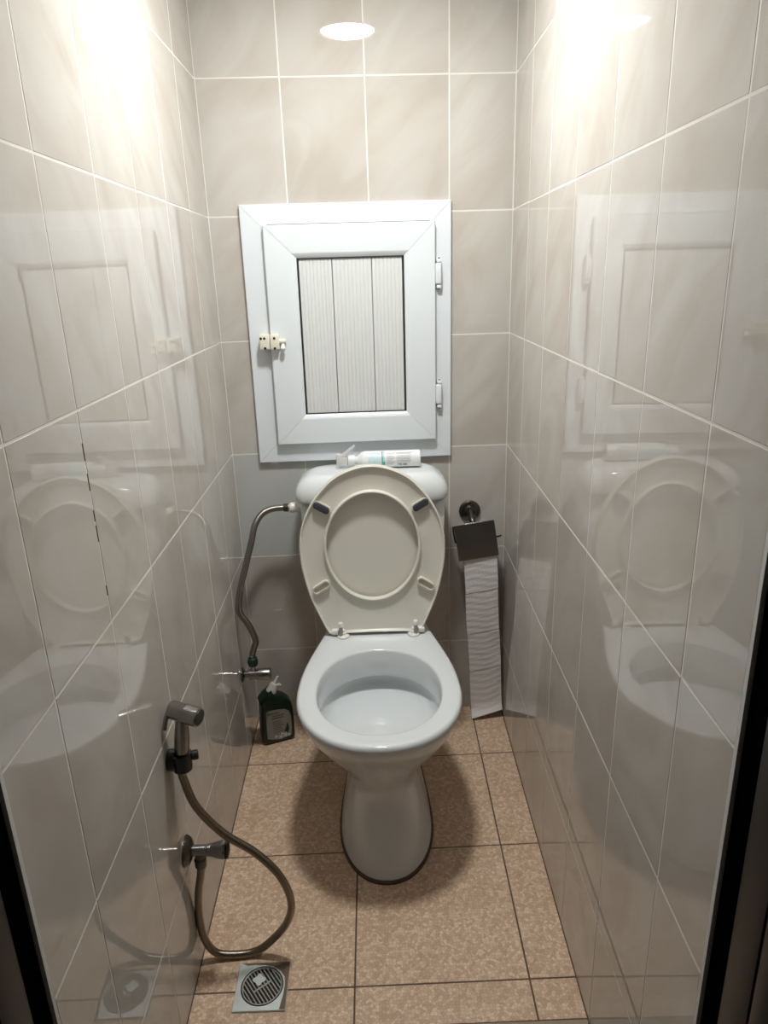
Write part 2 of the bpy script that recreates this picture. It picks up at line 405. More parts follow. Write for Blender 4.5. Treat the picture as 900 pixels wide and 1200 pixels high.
for lo, hi in (((sx0 + .010, -.0138, sz1 + .0003), (sx1 - .012, -.0128, sz1 + .0026)), ((sx1 + .0003, -.0138, sz0 + .004), (sx1 + .0016, -.0128, sz1 - .012)), ((sx0 - .0016, -.0138, sz0 + .01), (sx0 - .0003, -.0128, sz1 - .004))): box('seam', lo, hi, 'seam_grey', win)  # thin grey strips paint the shade along the sash edges
gx0, gx1, gz0, gz1 = .2085 - WX, .4815 - WX, .9585 - WZ, 1.3595 - WZ
mitre_frame(gx0 - .001, gx1 + .001, gz0 - .001, gz1 + .001, .004, [(0, .0145), (0, .0215), (.0035, .0215), (.0035, .0145)], 'gasket', sash, 'gasket', 0)
pj = [gx0 + .003, .2975 - WX, .3990 - WX, gx1 - .003]
for i in range(3):
    x0, x1 = pj[i] + .0006, pj[i + 1] - .0006; nr = max(8, round((x1 - x0) / .0098)); P = [(x0, .012)]
    for k in range(nr):
        a = x0 + (x1 - x0) * k / nr; b = x0 + (x1 - x0) * (k + 1) / nr
        P += [(a + .0004, -.0165), (a + .0010, -.0180), (b - .0010, -.0180), (b - .0004, -.0165)]
    P += [(x1, .012)]
    P = [(x, y if y < 0 else -.0145) for x, y in P]
    prism('panel', P, gz0 + .003, gz1 - .003, 'panel_pvc', sash, axis='z', auto=.2)
# hinges
for z0, z1 in ((1.2760, 1.3490), (.9650, 1.0385)):
    h = bpy.data.objects.new('hinge', None); COL.objects.link(h); h.parent = win
    xc = .5735 - WX; a, b = z0 - WZ, z1 - WZ
    box('hinge_leaf', (xc - .0110, -.031, a + .010), (xc + .0050, -.013, b - .010), 'white_pvc', h, bev=.004, seg=3)
    for q0, q1 in ((a, a + .009), (b - .009, b)): box('hinge_cap', (xc - .0080, -.029, q0), (xc + .0045, -.013, q1), 'white_plastic', h, bev=.003, seg=2)
    lathe_obj('hinge_pin', [(.003, a - .003), (.003, b + .003)], 'worn_chrome', h, origin=(xc - .001, -.0225, 0), n=12)
# latch
lt = bpy.data.objects.new('latch', None); COL.objects.link(lt); lt.parent = win
lx = lambda x: x - WX; lz = lambda z: z - WZ
box('latch_keeper', (lx(.1010), -.046, lz(1.1370)), (lx(.1275), -.0131, lz(1.1735)), 'latch_plastic', lt, bev=.002, seg=2)
box('latch_body', (lx(.1290), -.050, lz(1.1365)), (lx(.1520), -.0311, lz(1.1740)), 'latch_plastic', lt, bev=.002, seg=2)
lathe_obj('latch_bolt', [(.0065, 0), (.0065, .016), (.005, .018)], 'latch_plastic', lt, axis=(1, 0, 0), origin=(lx(.1515), -.040, lz(1.1560)), n=20)
lathe_obj('latch_knob', [(.004, 0), (.0045, .006), (.0065, .010), (.0065, .016), (.004, .018)], 'white_plastic', lt, axis=(0, -.5, -.86), origin=(lx(.1610), -.040, lz(1.1500)), n=20)
for x, z, yy in ((.1140, 1.1650, -.0462), (.1400, 1.1650, -.0502), (.1050, 1.1650, -.0462), (.1145, 1.1400, -.0462), (.1400, 1.1395, -.0502)):
    lathe_obj('screw_hole', [(.0034, 0), (.0034, .0006)], 'hole', lt, axis=(0, -1, 0), origin=(lx(x), yy + .0002, lz(z)), n=14)

# ------------------------------------------------------------------ toilet
CX = .3845
toi = thing('toilet', 'white porcelain toilet with raised cream seat against the back wall', 'toilet', (CX, -.35, 0))
OF = Vector((0, .35, 0))
N = 72
def egg(front, ymax, hw, back, hb, z, ins=0., pw=2.15):
    """closed outline: rounded front, widest at ymax, easing to hb at the back"""
    R = []
    half = []
    nf, nb = 18, 18
    for i in range(nf + 1):
        t = PI / 2 * i / nf; c, s = math.cos(t), math.sin(t)
        half.append(((hw - ins) * s ** (2 / pw), ymax + (front + ins - ymax) * c ** (2 / pw)))
    rb = .03
    for i in range(1, nb + 1):
        s = i / nb; yy = ymax + (back - ins - ymax) * s
        q = (hb - ins) + (hw - hb) * (.5 + .5 * math.cos(PI * min(1, s * 1.0)))
        d = (back - ins) - yy
        if d < rb: q = q - rb + math.sqrt(max(0, rb * rb - (rb - d) ** 2)) if d > 1e-9 else q - rb
        half.append((q, yy))
    half[-1] = (hb - ins - rb, back - ins)
    for x, y in half: R.append(Vector((x, y, z)) + OF)
    for x, y in half[:0:-1]: R.append(Vector((-x, y, z)) + OF)
    return R
outer = [egg(-.684, -.485, .1135, -.20, .096, .0), egg(-.679, -.485, .1115, -.20, .094, .02), egg(-.662, -.48, .1020, -.19, .090, .06), egg(-.642, -.47, .088, -.18, .084, .12),
         egg(-.628, -.46, .079, -.17, .080, .165), egg(-.623, -.46, .080, -.165, .080, .195), egg(-.632, -.465, .094, -.15, .088, .225), egg(-.652, -.47, .119, -.14, .097, .255), egg(-.673, -.48, .144, -.12, .105, .285),
         egg(-.694, -.49, .165, -.09, .112, .315), egg(-.712, -.495, .181, -.06, .118, .345), egg(-.7225, -.50, .190, -.04, .121, .37), egg(-.7255, -.50, .193, -.035, .122, .384),
         egg(-.7255, -.50, .193, -.035, .122, .390, .0015), egg(-.7255, -.50, .193, -.035, .122, .394, .005), egg(-.7255, -.50, .193, -.035, .122, .395, .009)]
def lean(R):
    for v in R: v.x += .0075 * max(0, 1 - v.z / .34)
    return R
outer = [lean(R) for R in outer]
nV = len(outer[0])
def oval(cy, ry, rx, z, back=1.0, pw=2.15):
    R = []
    for i in range(nV):
        # same angular order as egg(): start at the front, right side first
        t = 2 * PI * i / nV; s, c = math.sin(t), math.cos(t)
        R.append(Vector((rx * math.copysign(abs(s) ** (2 / pw), s), cy - ry * math.copysign(abs(c) ** (2 / pw), c), z)) + OF)
    return R
inner = [oval(-.498, .184, .152, .395), oval(-.498, .180, .148, .3935), oval(-.498, .1775, .1455, .389), oval(-.498, .178, .1455, .35), oval(-.497, .178, .1455, .328), oval(-.497, .178, .1455, .320), oval(-.496, .179, .1455, .3175),
         oval(-.482, .193, .146, .3160), oval(-.481, .192, .144, .302), oval(-.478, .185, .139, .287), oval(-.476, .176, .131, .278), oval(-.480, .164, .121, .271), oval(-.495, .140, .104, .262), oval(-.515, .106, .080, .253), oval(-.538, .074, .058, .243),
         oval(-.548, .054, .046, .226), oval(-.550, .046, .040, .20), oval(-.550, .042, .036, .15)]
V, F = loft(outer + inner)
bowl = link('bowl', V, F, 'porcelain', toi, auto=1.0)
wv = oval(-.550, .0455, .0395, .192); link('water', wv, [tuple(range(nV))], 'water', toi)
V, F = loft([lean(egg(-.684, -.485, .1135, -.20, .096, zz, ii)) for zz, ii in ((.0003, -.004), (.004, -.0035), (.0075, .001))])
link('sealant', V, F, 'sealant', toi, smooth=True)
# tank
def srect(x0, x1, y0, y1, z, pw=5., n=64, dy=0.):
    cx, cy, a, b = (x0 + x1) / 2, (y0 + y1) / 2, (x1 - x0) / 2, (y1 - y0) / 2; R = []
    for i in range(n):
        t = 2 * PI * i / n; c, s = math.cos(t), math.sin(t)
        R.append(Vector((cx + a * math.copysign(abs(c) ** (2 / pw), c) - CX, cy + b * math.copysign(abs(s) ** (2 / pw), s) + .35, z)))
    return R
V, F = loft([srect(.245, .524, -.150, -.018, .396), srect(.222, .546, -.158, -.018, .43), srect(.200, .566, -.162, -.018, .50), srect(.190, .575, -.164, -.018, .62), srect(.186, .578, -.165, -.018, .745)])
link('tank', V, F, 'porcelain', toi, smooth=True)
LT = .818
lid_l = []
for k in range(14):
    t = k / 13 * PI / 2; ins = .060 * (1 - math.cos(t)); z = .764 + (LT - .764) * math.sin(t)
    lid_l.append(srect(.1765 + ins, .5845 - ins, -.181 + ins * .55, -.014 - ins * .25, z, 5 - 1.2 * k / 13))
lid = [srect(.190, .571, -.172, -.017, .7475), srect(.180, .581, -.179, -.015, .7475), srect(.1770, .5840, -.181, -.014, .753)] + lid_l
lid += [srect(.26, .50, -.11, -.06, LT + .0015, 3)]
V, F = loft(lid); tl = link('tank_lid', V, F, 'porcelain', toi, smooth=True)

# seat and cover: plane leaning back against the tank
H0 = Vector((0, -.240 + .35, .400)); UH = Vector((0, .045, 1)).normalized(); NN = Vector((0, -1, .045)).normalized()
SC = Vector((-.0065, 0, 0))
def sp(s, h, d): return H0 + SC + Vector((1, 0, 0)) * s + UH * (h - .4) + NN * d
half = [(.0, .8600), (.030, .8572), (.060, .8480), (.085, .8360), (.107, .8200), (.130, .7960), (.150, .7700), (.166, .7420), (.1785, .7130), (.1865, .6800), (.1895, .6450), (.1885, .6100), (.1845, .5780), (.1775, .5430), (.1685, .5080), (.1560, .4740), (.1430, .4430), (.1330, .4200), (.1265, .4080), (.1190, .4000), (.1060, .3985), (.080, .4020), (.0, .4030)]
def outline_at(angles, cz):
    """radius of the outline seen from (0, cz) at each angle"""
    full = [(x, z - cz) for x, z in half] + [(-x, z - cz) for x, z in half[-2:0:-1]]
    fine = []
    for i in range(len(full)):
        p = [Vector((*full[(i + j - 1) % len(full)], 0)) for j in range(4)]
        for j in range(8):
            t = j / 8; fine.append(.5 * ((2 * p[1]) + (p[2] - p[0]) * t + (2 * p[0] - 5 * p[1] + 4 * p[2] - p[3]) * t * t + (3 * p[1] - p[0] - 3 * p[2] + p[3]) * t ** 3))
    out = []
    for a in angles:
        d = Vector((math.cos(a), math.sin(a), 0)); best = None
        for i in range(len(fine)):
            p, q = fine[i], fine[(i + 1) % len(fine)]; e = q - p
            den = d.x * e.y - d.y * e.x
            if abs(den) < 1e-12: continue
            t = (p.x * e.y - p.y * e.x) / den; k = (p.x * d.y - p.y * d.x) / den
            if t > 0 and -1e-6 <= k <= 1 + 1e-6: best = t if best is None else max(best, t)
        out.append(best)
    return out
NA = 120; CZ = .644
AN = [2 * PI * i / NA for i in range(NA)]
RO = outline_at(AN, CZ)
RI = [1 / math.sqrt((math.cos(a) / .1195) ** 2 + (math.sin(a) / .1445) ** 2) for a in AN]
def ring(rad, d): return [sp(rr * math.cos(a), CZ + rr * math.sin(a), d) for rr, a in zip(rad, AN)]
def ri(k): return [x + k for x in RI]
def ro(k): return [x - k for x in RO]
seat_rings = [ring(ri(0), -.018), ring(ri(0), -.002), ring(ri(.0015), 0), ring(ri(.0045), 0), ring(ri(.006), -.0015), ring(ri(.008), -.0085), ring(ri(.012), -.0095),
              ring(ro(.010), -.0080), ring(ro(.0065), -.0060), ring(ro(.0050), -.0015), ring(ro(.0035), 0), ring(ro(.0012), -.0005), ring(ro(0), -.003), ring(ro(.001), -.012), ring(ro(.005), -.018)]
V, F = loft(seat_rings + [seat_rings[0]], False, False)
seat = link('seat', V, F, 'seat_plastic', toi, auto=1.0)
bmx = bmesh.new(); bmx.from_mesh(seat.data); bmesh.ops.remove_doubles(bmx, verts=bmx.verts, dist=1e-6); bmx.to_mesh(seat.data); bmx.free()
zero = [0.] * NA
lid_rings = [ring([x * .02 for x in RO], -.0260), ring([x * .55 for x in RO], -.0255), ring([x * .78 for x in RO], -.0235), ring(ro(.008), -.0205), ring(ro(.001), -.0195), ring(ro(0), -.022), ring(ro(.002), -.030), ring(ro(.012), -.034), ring([x * .5 for x in RO], -.0365), ring([x * .02 for x in RO], -.037)]
V, F = loft(lid_rings); link('seat_cover', V, F, 'seat_plastic', toi, smooth=True)
def plane_prism(poly, d0, d1, name, material, parent, inset=0.):
    a = [sp(x, z, d0) for x, z in poly]; b = [sp(x, z, d1) for x, z in poly]
    rings = [a, b]
    if inset:
        cx = sum(p[0] for p in poly) / len(poly); cz = sum(p[1] for p in poly) / len(poly); k = 1 - inset
        rings.append([sp(cx + (x - cx) * k, cz + (z - cz) * (1 - inset * .6), d1 + .001) for x, z in poly])
    V, F = loft(rings); return link(name, V, F, material, parent, auto=.6)
for s in (-1, 1):
    a = -s * math.radians(-31)
    o = plane_prism(stadium(s * .1270, .7545, .0500, .0215, a), -.0095, -.001, 'bumper_seat', 'seat_plastic', toi)
    plane_prism(stadium(s * .1270, .7545, .0455, .0170, a), -.001, .0055, 'bumper', 'rubber', toi, .10)
    a2 = -s * math.radians(33)
    P = stadium(s * .1380, .5375, .0510, .0215, a2); Pi = stadium(s * .1380, .5375, .0445, .0145, a2)
    V, F = loft([[sp(x, z, -.0095) for x, z in P], [sp(x, z, .0025) for x, z in P], [sp(x, z, .0025) for x, z in Pi], [sp(x, z, -.0045) for x, z in Pi]], False)
    link('bumper_socket', V, F, 'seat_plastic', toi, auto=.6)
    plane_prism(Pi, -.006, -.004, 'socket_floor', 'socket', toi)
# hinges
for s in (-1, 1):
    hx = s * .1000 + .002
    hg = bpy.data.objects.new('seat_hinge', None); COL.objects.link(hg); hg.parent = toi; hg.location = (hx, -.237 + .35, .395)
    lathe_obj('hinge_foot', [(.016, 0), (.016, .004), (.012, .007), (.007, .008), (.007, .012)], 'hinge_plastic', hg, origin=(.006 * -s, -.006, 0), n=24)
    box('hinge_block', (-.011, -.006, .004), (.011, .012, .018), 'hinge_plastic', hg, bev=.004, seg=3)
    lathe_obj('hinge_pin', [(.0052, .004), (.0052, .034)], 'worn_chrome', hg, axis=(0, -.05, 1), origin=(0, -.010, 0), n=20)
    lathe_obj('hinge_cap', [(.0075, 0), (.0075, .008), (.0055, .011)], 'hinge_plastic', hg, axis=(0, -.05, 1), origin=(0, -.0115, .034), n=20)
    lathe_obj('hinge_barrel', [(.0075, -.010), (.0085, -.008), (.0085, .008), (.0075, .010)], 'hinge_plastic', hg, axis=(1, 0, 0), origin=(s * .014, .001, .012), n=20)

# ------------------------------------------------------------------ spray bottle lying on the tank
sb = thing('spray_bottle', 'white spray bottle with teal band and clear trigger lying on tank lid', 'bottle', (.3400, -.0860, LT + .0245), 0)
BR = .0228
lathe_obj('body', [(.0085, -.002), (.0095, .004), (.0130, .009), (.0195, .015), (BR, .024), (BR, .168), (.0222, .173), (.018, .1745)], 'white_plastic', sb, axis=(1, 0, 0), origin=(0, 0, 0), n=40)
def band(name, x0, x1, a0, a1, material, parent, rr=BR + .0004, n=14):
    rg = []
    for x in (x0, x1): rg.append([Vector((x, -rr * math.cos(a0 + (a1 - a0) * i / n), rr * math.sin(a0 + (a1 - a0) * i / n))) for i in range(n + 1)])
    V = rg[0] + rg[1]; F = [(i, i + 1, n + 2 + i, n + 1 + i) for i in range(n)]
    return link(name, V, F, material, parent, smooth=True)
band('label_band', .070, .0735, -1.2, 1.35, 'teal_print', sb)
band('label_band', .0755, .0768, -1.2, 1.35, 'teal_print', sb)
band('teal_block', .0740, .0790, -.55, -.10, 'teal_print', sb, BR + .0007, 6)
band('blue_panel', .034, .066, -.9, 1.1, 'blue_print', sb)
pr = []
for k in range(9):
    a = .95 - k * .17
    pr.append(band('print_line', .084, .1055 - .003 * (k % 3), a, a - .05, 'grey_print', sb, BR + .0004, 2))
for k in range(8):
    a = 1.0 - k * .16
    band('print_line', .1095, .150 - .004 * (k % 2), a, a - .055, 'grey_print', sb, BR + .0004, 2)
fc = bpy.data.curves.new('code_text', 'FONT'); fc.body = 'TR BR'; fc.size = .0088; fc.extrude = .0002
tmp = bpy.data.objects.new('tmp', fc); COL.objects.link(tmp)
dg = bpy.context.evaluated_depsgraph_get(); me = bpy.data.meshes.new_from_object(tmp.evaluated_get(dg))
bpy.data.objects.remove(tmp)
me.materials.clear(); me.materials.append(MATS['dark_print'])
for v in me.vertices:
    a = -.62 + v.co.y / BR; x = .112 + v.co.x * 1.15; v.co = (x, -(BR + .0006 + v.co.z) * math.cos(a), (BR + .0006 + v.co.z) * math.sin(a))
tx = bpy.data.objects.new('code_text', me); COL.objects.link(tx); tx.parent = sb
lathe_obj('collar', [(.0125, -.020), (.0130, -.018), (.0130, -.004), (.0120, -.002)], 'white_plastic', sb, axis=(1, 0, 0), n=28)
bm = bmesh.new()
bm_box(bm, (-.043, -.008, -.016), (-.0205, .008, .010), .005, 2)
bm_box(bm, (-.052, -.007, -.018), (-.036, .007, .018), .005, 2)
link_bm('spray_head', bm, 'clear_plastic', sb)
prism('trigger', [(-.040, .012), (-.024, .026), (-.004, .040), (.000, .038), (-.014, .024), (-.026, .008)], -.005, .005, 'clear_plastic', sb, bev=.001)
lathe_obj('nozzle', [(.005, 0), (.006, .003), (.006, .010)], 'clear_plastic', sb, axis=(-.4, 0, -1), origin=(-.046, 0, -.010), n=18)

# ------------------------------------------------------------------ supply valve and hose on the left
sv = thing('supply_valve', 'small chrome supply valve with green knob low on left wall', 'valve', (.001, -.200, .265))
lathe_obj('wall_plate', [(.022, .0015), (.022, .003), (.014, .008), (.010, .010)], 'worn_chrome', sv, axis=(1, 0, 0), n=28)
lathe_obj('valve_body', [(.0095, .008), (.0095, .020), (.0150, .022), (.0150, .046), (.0165, .048), (.0165, .078), (.0150, .081), (.010, .081)], 'worn_chrome', sv, axis=(1, 0, 0), n=28)
lathe_obj('valve_stub', [(.006, .012), (.006, .030)], 'chrome', sv, origin=(.034, 0, 0), n=18)
lathe_obj('knob', [(.008, .026), (.0125, .029), (.0145, .036), (.0145, .044), (.0125, .051), (.008, .054)], 'green_knob', sv, origin=(.034, 0, 0), n=24)
lathe_obj('valve_nozzle', [(.0055, .052), (.0055, .062)], 'chrome', sv, origin=(.034, 0, 0), n=18)
sh = thing('supply_hose', 'braided steel hose curving up the left wall into the toilet tank', 'hose', (.0360, -.200, .325))
def rel(P, o): return [tuple(Vector(p) - o.location) for p in P]
tube('hose', rel([(.0352, -.200, .326), (.0440, -.203, .352), (.0500, -.206, .372), (.0420, -.208, .405), (.0300, -.209, .432), (.0155, -.207, .455), (.0120, -.203, .475), (.0170, -.192, .515), (.0360, -.166, .585), (.0520, -.148, .640), (.0620, -.132, .680), (.0800, -.116, .706), (.1050, -.105, .7165), (.1330, -.100, .7180), (.1480, -.100, .7180)], sh), .0086, 'braided_hose', sh)
lathe_obj('hose_nut', [(.0105, 0), (.0118, .002), (.0118, .012), (.0105, .014)], 'dark_metal', sh, axis=(1, 0, 0), origin=rel([(.1390, -.100, .718)], sh)[0], n=6, auto=.4)
lathe_obj('inlet_washer', [(.0105, 0), (.0105, .004)], 'chrome', sh, axis=(1, 0, 0), origin=rel([(.1512, -.100, .718)], sh)[0], n=24)
lathe_obj('inlet_nut', [(.0110, 0), (.0140, .003), (.0140, .012), (.0125, .016), (.0125, .030)], 'hinge_plastic', sh, axis=(1, 0, 0), origin=rel([(.1555, -.100, .718)], sh)[0], n=24)

# ------------------------------------------------------------------ green cleaner bottle on the floor
yaw = math.radians(21)
gb = thing('cleaner_bottle', 'dark green toilet cleaner bottle with bent neck and cream cap on floor', 'bottle', (.0740, -.1260, .0035), yaw)
prof = [(-.046, .0), (.046, .0), (.0485, .012), (.0485, .060), (.0480, .100), (.0440, .122), (.0290, .138), (.0080, .150), (-.0040, .156), (-.0110, .171), (-.0330, .156), (-.0480, .139), (-.0440, .126), (-.0465, .100), (-.0485, .050), (-.0485, .012)]
bm = bmesh.new()
W0 = .026
a = [bm.verts.new((x, -W0, z)) for x, z in prof]; b = [bm.verts.new((x, W0, z)) for x, z in prof]
bm.faces.new(a); bm.faces.new(b[::-1])
for i in range(len(prof)): bm.faces.new((a[i], b[i], b[(i + 1) % len(prof)], a[(i + 1) % len(prof)]))
bmesh.ops.recalc_face_normals(bm, faces=bm.faces)
bmesh.ops.bevel(bm, geom=[e for e in bm.edges if abs(e.verts[0].co.y - e.verts[1].co.y) < 1e-6], offset=.009, segments=4, affect='EDGES', profile=.5)
link_bm('bottle_body', bm, 'green_plastic', gb, 1.0)
lab = [(-.036, .020), (-.020, .014), (.000, .010), (.020, .012), (.036, .018), (.0385, .040), (.0385, .080), (.034, .098), (.022, .108), (.000, .112), (-.034, .113), (-.036, .080)]
prism('label', lab, -.0262, -.0268, 'label_paper', gb)
for (x0, x1, z) in ((-.030, .004, .099), (-.018, .018, .090), (-.020, .016, .082)): box('label_line', (x0, -.02705, z), (x1, -.0267, z + .0045), 'label_ink', gb)
for k in range(6): box('label_line', (-.018, -.02705, .036 + .0072 * k), (.014 - (k % 3) * .003, -.0267, .0385 + .0072 * k), 'label_ink', gb)
prism('label_leaf', [(.016, .034), (.022, .050), (.025, .062), (.029, .050), (.030, .036), (.024, .026)], -.0267, -.0271, 'green_plastic', gb)
for cx, cz, rr in ((.004, .018, .008), (.018, .022, .009), (.029, .018, .006), (.008, .028, .005), (-.010, .022, .006)):
    P = [(cx + rr * (.62 + .38 * math.cos(5 * t)) * math.cos(t), cz + rr * (.62 + .38 * math.cos(5 * t)) * math.sin(t)) for t in [2 * PI * i / 30 for i in range(30)]]
    prism('label_flower', P, -.0267, -.0272, 'label_flower', gb)
nd = Vector((.50, 0, 1)).normalized(); no = Vector((-.0100, 0, .157))
lathe_obj('cap', [(.0150, .002), (.0160, .004), (.0125, .026), (.0110, .030), (.007, .031)], 'cap_plastic', gb, axis=nd, origin=no, n=28)
lathe_obj('spout', [(.0065, .029), (.0045, .037), (.0035, .052), (.002, .053)], 'cap_plastic', gb, axis=(.62, 0, 1), origin=(-.0125, 0, .160), n=18)
prism('cap_tab', [(.008, .176), (.020, .172), (.023, .176), (.012, .181)], -.006, .006, 'cap_plastic', gb, bev=.001)

# ------------------------------------------------------------------ paper holder and paper
hx, hz = .6620, .6570; hy = yb(hx)
ph = thing('paper_holder', 'dark metal toilet paper holder with hinged flap on the back wall', 'paper holder', (hx, hy, hz))
lathe_obj('wall_plate', [(.0310, .0005), (.0310, .004), (.0280, .008), (.0190, .010), (.0165, .018), (.0120, .020)], 'dark_metal', ph, axis=(0, -1, 0), n=36)
tube('arm', [(0, -.018, 0), (0, -.035, -.004), (.001, -.052, -.012), (.003, -.060, -.022)], .0085, 'dark_metal', ph, n=18)
for q in range(3):
    a = PI / 2 + q * 2 * PI / 3; lathe_obj('screw', [(.003, 0), (.0028, .0012)], 'black_plastic', ph, axis=(0, -1, 0), origin=(.0240 * math.cos(a), -.0085, .0240 * math.sin(a)), n=12)
# flap: a thin curved sheet turned a little about the wall normal
ft = math.radians(8.0); fo = Vector((.0035, -.062, -.0165))
def fp(s, d, off=0.):
    """s along the bar, d down the flap"""
    yy = -.0045 - .012 * math.sin(min(1, d / .105) * PI * .55) + .004 * (d / .105) ** 3 + off
    zz = -d; x = s
    return fo + Vector((x * math.cos(ft) - zz * math.sin(ft), yy, x * math.sin(ft) + zz * math.cos(ft)))
nw, nd_ = 12, 16; V = []; F = []
for off in (0, .0012):
    for j in range(nd_ + 1):
        for i in range(nw + 1): V.append(fp(-.0575 + .115 * i / nw, .105 * j / nd_, off))
st = (nw + 1) * (nd_ + 1)
for j in range(nd_):
    for i in range(nw):
        q = (j * (nw + 1) + i, j * (nw + 1) + i + 1, (j + 1) * (nw + 1) + i + 1, (j + 1) * (nw + 1) + i)
        F.append(q); F.append(tuple(x + st for x in q[::-1]))
edge = [i for i in range(nw + 1)] + [(j + 1) * (nw + 1) - 1 for j in range(1, nd_ + 1)] + [nd_ * (nw + 1) + i for i in range(nw - 1, -1, -1)] + [j * (nw + 1) for j in range(nd_ - 1, 0, -1)]
for i in range(len(edge)):
    p, q = edge[i], edge[(i + 1) % len(edge)]; F.append((p, q, q + st, p + st))
link('flap', V, F, 'flap_metal', ph, auto=.7)
tube('flap_bar', [fp(-.026, -.001, -.001), fp(.0, -.001, -.001), fp(.026, -.001, -.001)], .0020, 'chrome', ph, n=12)
tube('wire_arm', [fp(-.0585, .003, .006), fp(-.0600, .012, .008), fp(-.0595, .030, .018), fp(-.0585, .050, .026), fp(-.056, .058, .030), fp(-.045, .060, .031), fp(0, .060, .031), fp(.050, .060, .031), fp(.066, .058, .026), fp(.072, .052, .014)], .0024, 'black_plastic', ph, n=10)
tp = thing('toilet_paper', 'nearly used toilet roll with long white strip trailing to the floor', 'toilet paper', tuple(Vector((hx, hy, hz)) + fo))
def fl2(s, d, off): return fp(s, d, off) - fo
ax = (fl2(1, 0, 0) - fl2(0, 0, 0)).normalized(); c0 = fl2(-.043, .060, .031)
V = []; F = []
# the spent roll: hollow core with a few turns on it
for name, r0, r1, mt in (('paper_roll', .0205, .0262, 'tissue'), ('roll_core', .0190, .0203, 'cardboard')):
    n = 40; V = []; e1 = Vector((0, 1, 0)); e2 = ax.cross(e1)
    for rr in (r0, r1):
        for d in (0, .095):
            V += [c0 + ax * d + (e1 * math.cos(2 * PI * i / n) + e2 * math.sin(2 * PI * i / n)) * rr for i in range(n)]
    F = []
    for A, B in ((0, 1), (1, 3), (3, 2), (2, 0)):
        for i in range(n): F.append((A * n + i, A * n + (i + 1) % n, B * n + (i + 1) % n, B * n + i))
    link(name, V, F, mt, tp, auto=.8)
# strip: five sheets, each with its own ripple, parted by perforations
L0 = Vector((.6365, -.0600, .5430)); R0 = Vector((.7310, -.0600, .5560)); L1 = Vector((.6668, -.0560, .0080)); R1 = Vector((.7610, -.0560, .0300))
cuts = [-.04, .225, .475, .715, 1.0]
base = tp.location.copy()
for q in range(4):
    V = []; F = []; ni, nj = 14, 36
    g = .0018
    t0, t1 = cuts[q] + (g if q else 0), cuts[q + 1] - g
    sd = random.random() * 9
    for off in (0, .0004):
        for j in range(nj + 1):
            tt = t0 + (t1 - t0) * j / nj; k = j / nj
            for i in range(ni + 1):
                x = i / ni; p = (L0.lerp(L1, tt)).lerp(R0.lerp(R1, tt), x)
                wv_ = .0004 * math.sin(42 * k + 2.2 * math.sin(5 * x + sd) + sd) + .00025 * math.sin(71 * k + 4 * x + 2 * sd) + .0016 * math.sin(PI * k) * math.cos(3 * x + sd) - .0015 * (1 - math.sin(PI * k)) * (1 if q else .4)
                curl = -.020 * max(0, (tt - .93) / .07) ** 2 * (0.4 + .6 * (1 - x))
                V.append(p + Vector((.0010 * math.sin(9 * tt + sd) , wv_ + curl + off - .002 * math.sin(PI * tt * 2), 0)) - base)
    st = (ni + 1) * (nj + 1)
    for j in range(nj):
        for i in range(ni):
            c = (j * (ni + 1) + i, j * (ni + 1) + i + 1, (j + 1) * (ni + 1) + i + 1, (j + 1) * (ni + 1) + i); F.append(c); F.append(tuple(v + st for v in c[::-1]))
    link('paper_sheet', V, F, 'tissue', tp, smooth=True)

# ------------------------------------------------------------------ bidet sprayer, its holder, its valve
bh = thing('sprayer_holder', 'black plastic clip holder for the hand sprayer on left wall', 'holder', (.0050, -.875, .498))
lathe_obj('wall_base', [(.0200, .0005), (.0200, .010), (.0180, .014)], 'black_plastic', bh, axis=(1, 0, 0), n=32)
box('arm', (.008, -.012, -.013), (.024, .012, .013), 'black_plastic', bh, bev=.003, seg=2)
n = 28; rg = []
for rr, z in ((.0126, -.019), (.0170, -.019), (.0180, .014), (.0134, .014)):
    rg.append([Vector((.0235 + rr * math.cos(2.2 + 5.4 * i / n), rr * math.sin(2.2 + 5.4 * i / n), z)) for i in range(n + 1)])
V = [v for k in rg for v in k]; m_ = n + 1; F = []
for A, B in ((0, 1), (1, 2), (2, 3), (3, 0)):
    for i in range(n): F.append((A * m_ + i, A * m_ + i + 1, B * m_ + i + 1, B * m_ + i))
F += [(0, m_, 2 * m_, 3 * m_), (n, m_ + n, 2 * m_ + n, 3 * m_ + n)]
link('clip_ring', V, F, 'black_plastic', bh, auto=.8)
lathe_obj('clip_knob', [(.008, 0), (.009, .003), (.009, .010), (.007, .012)], 'black_plastic', bh, axis=(1, .3, 0), origin=(.0400, .006, .004), n=20)

bs = thing('bidet_sprayer', 'chrome hand sprayer with dull metal hose looping down to the floor', 'sprayer', (.0285, -.875, .498))
hv = Vector((.115, 0, 1)).normalized(); ht_ = hv * .0985
lathe_obj('handle', [(.0065, -.030), (.0095, -.026), (.0110, -.016), (.0118, .010), (.0135, .030), (.0130, .055), (.0115, .080), (.0105, .095)], 'worn_chrome', bs, axis=hv, n=32)
hd = Vector((.93, -.34, -.10)).normalized()
lathe_obj('head', [(.0120, -.0240), (.0155, -.0225), (.0165, -.018), (.0165, .004), (.0172, .006), (.0172, .010), (.0168, .0115), (.0172, .034), (.0150, .0355)], 'worn_chrome', bs, axis=hd, origin=ht_, n=36)
lathe_obj('spray_face', [(.0148, .0345), (.0142, .0362)], 'black_plastic', bs, axis=hd, origin=ht_, n=30)
tube('lever', [(-.0090, .004, .106), (-.0140, -.004, .096), (-.0170, -.010, .084), (-.0185, -.014, .073)], .0042, 'worn_chrome', bs, n=14)
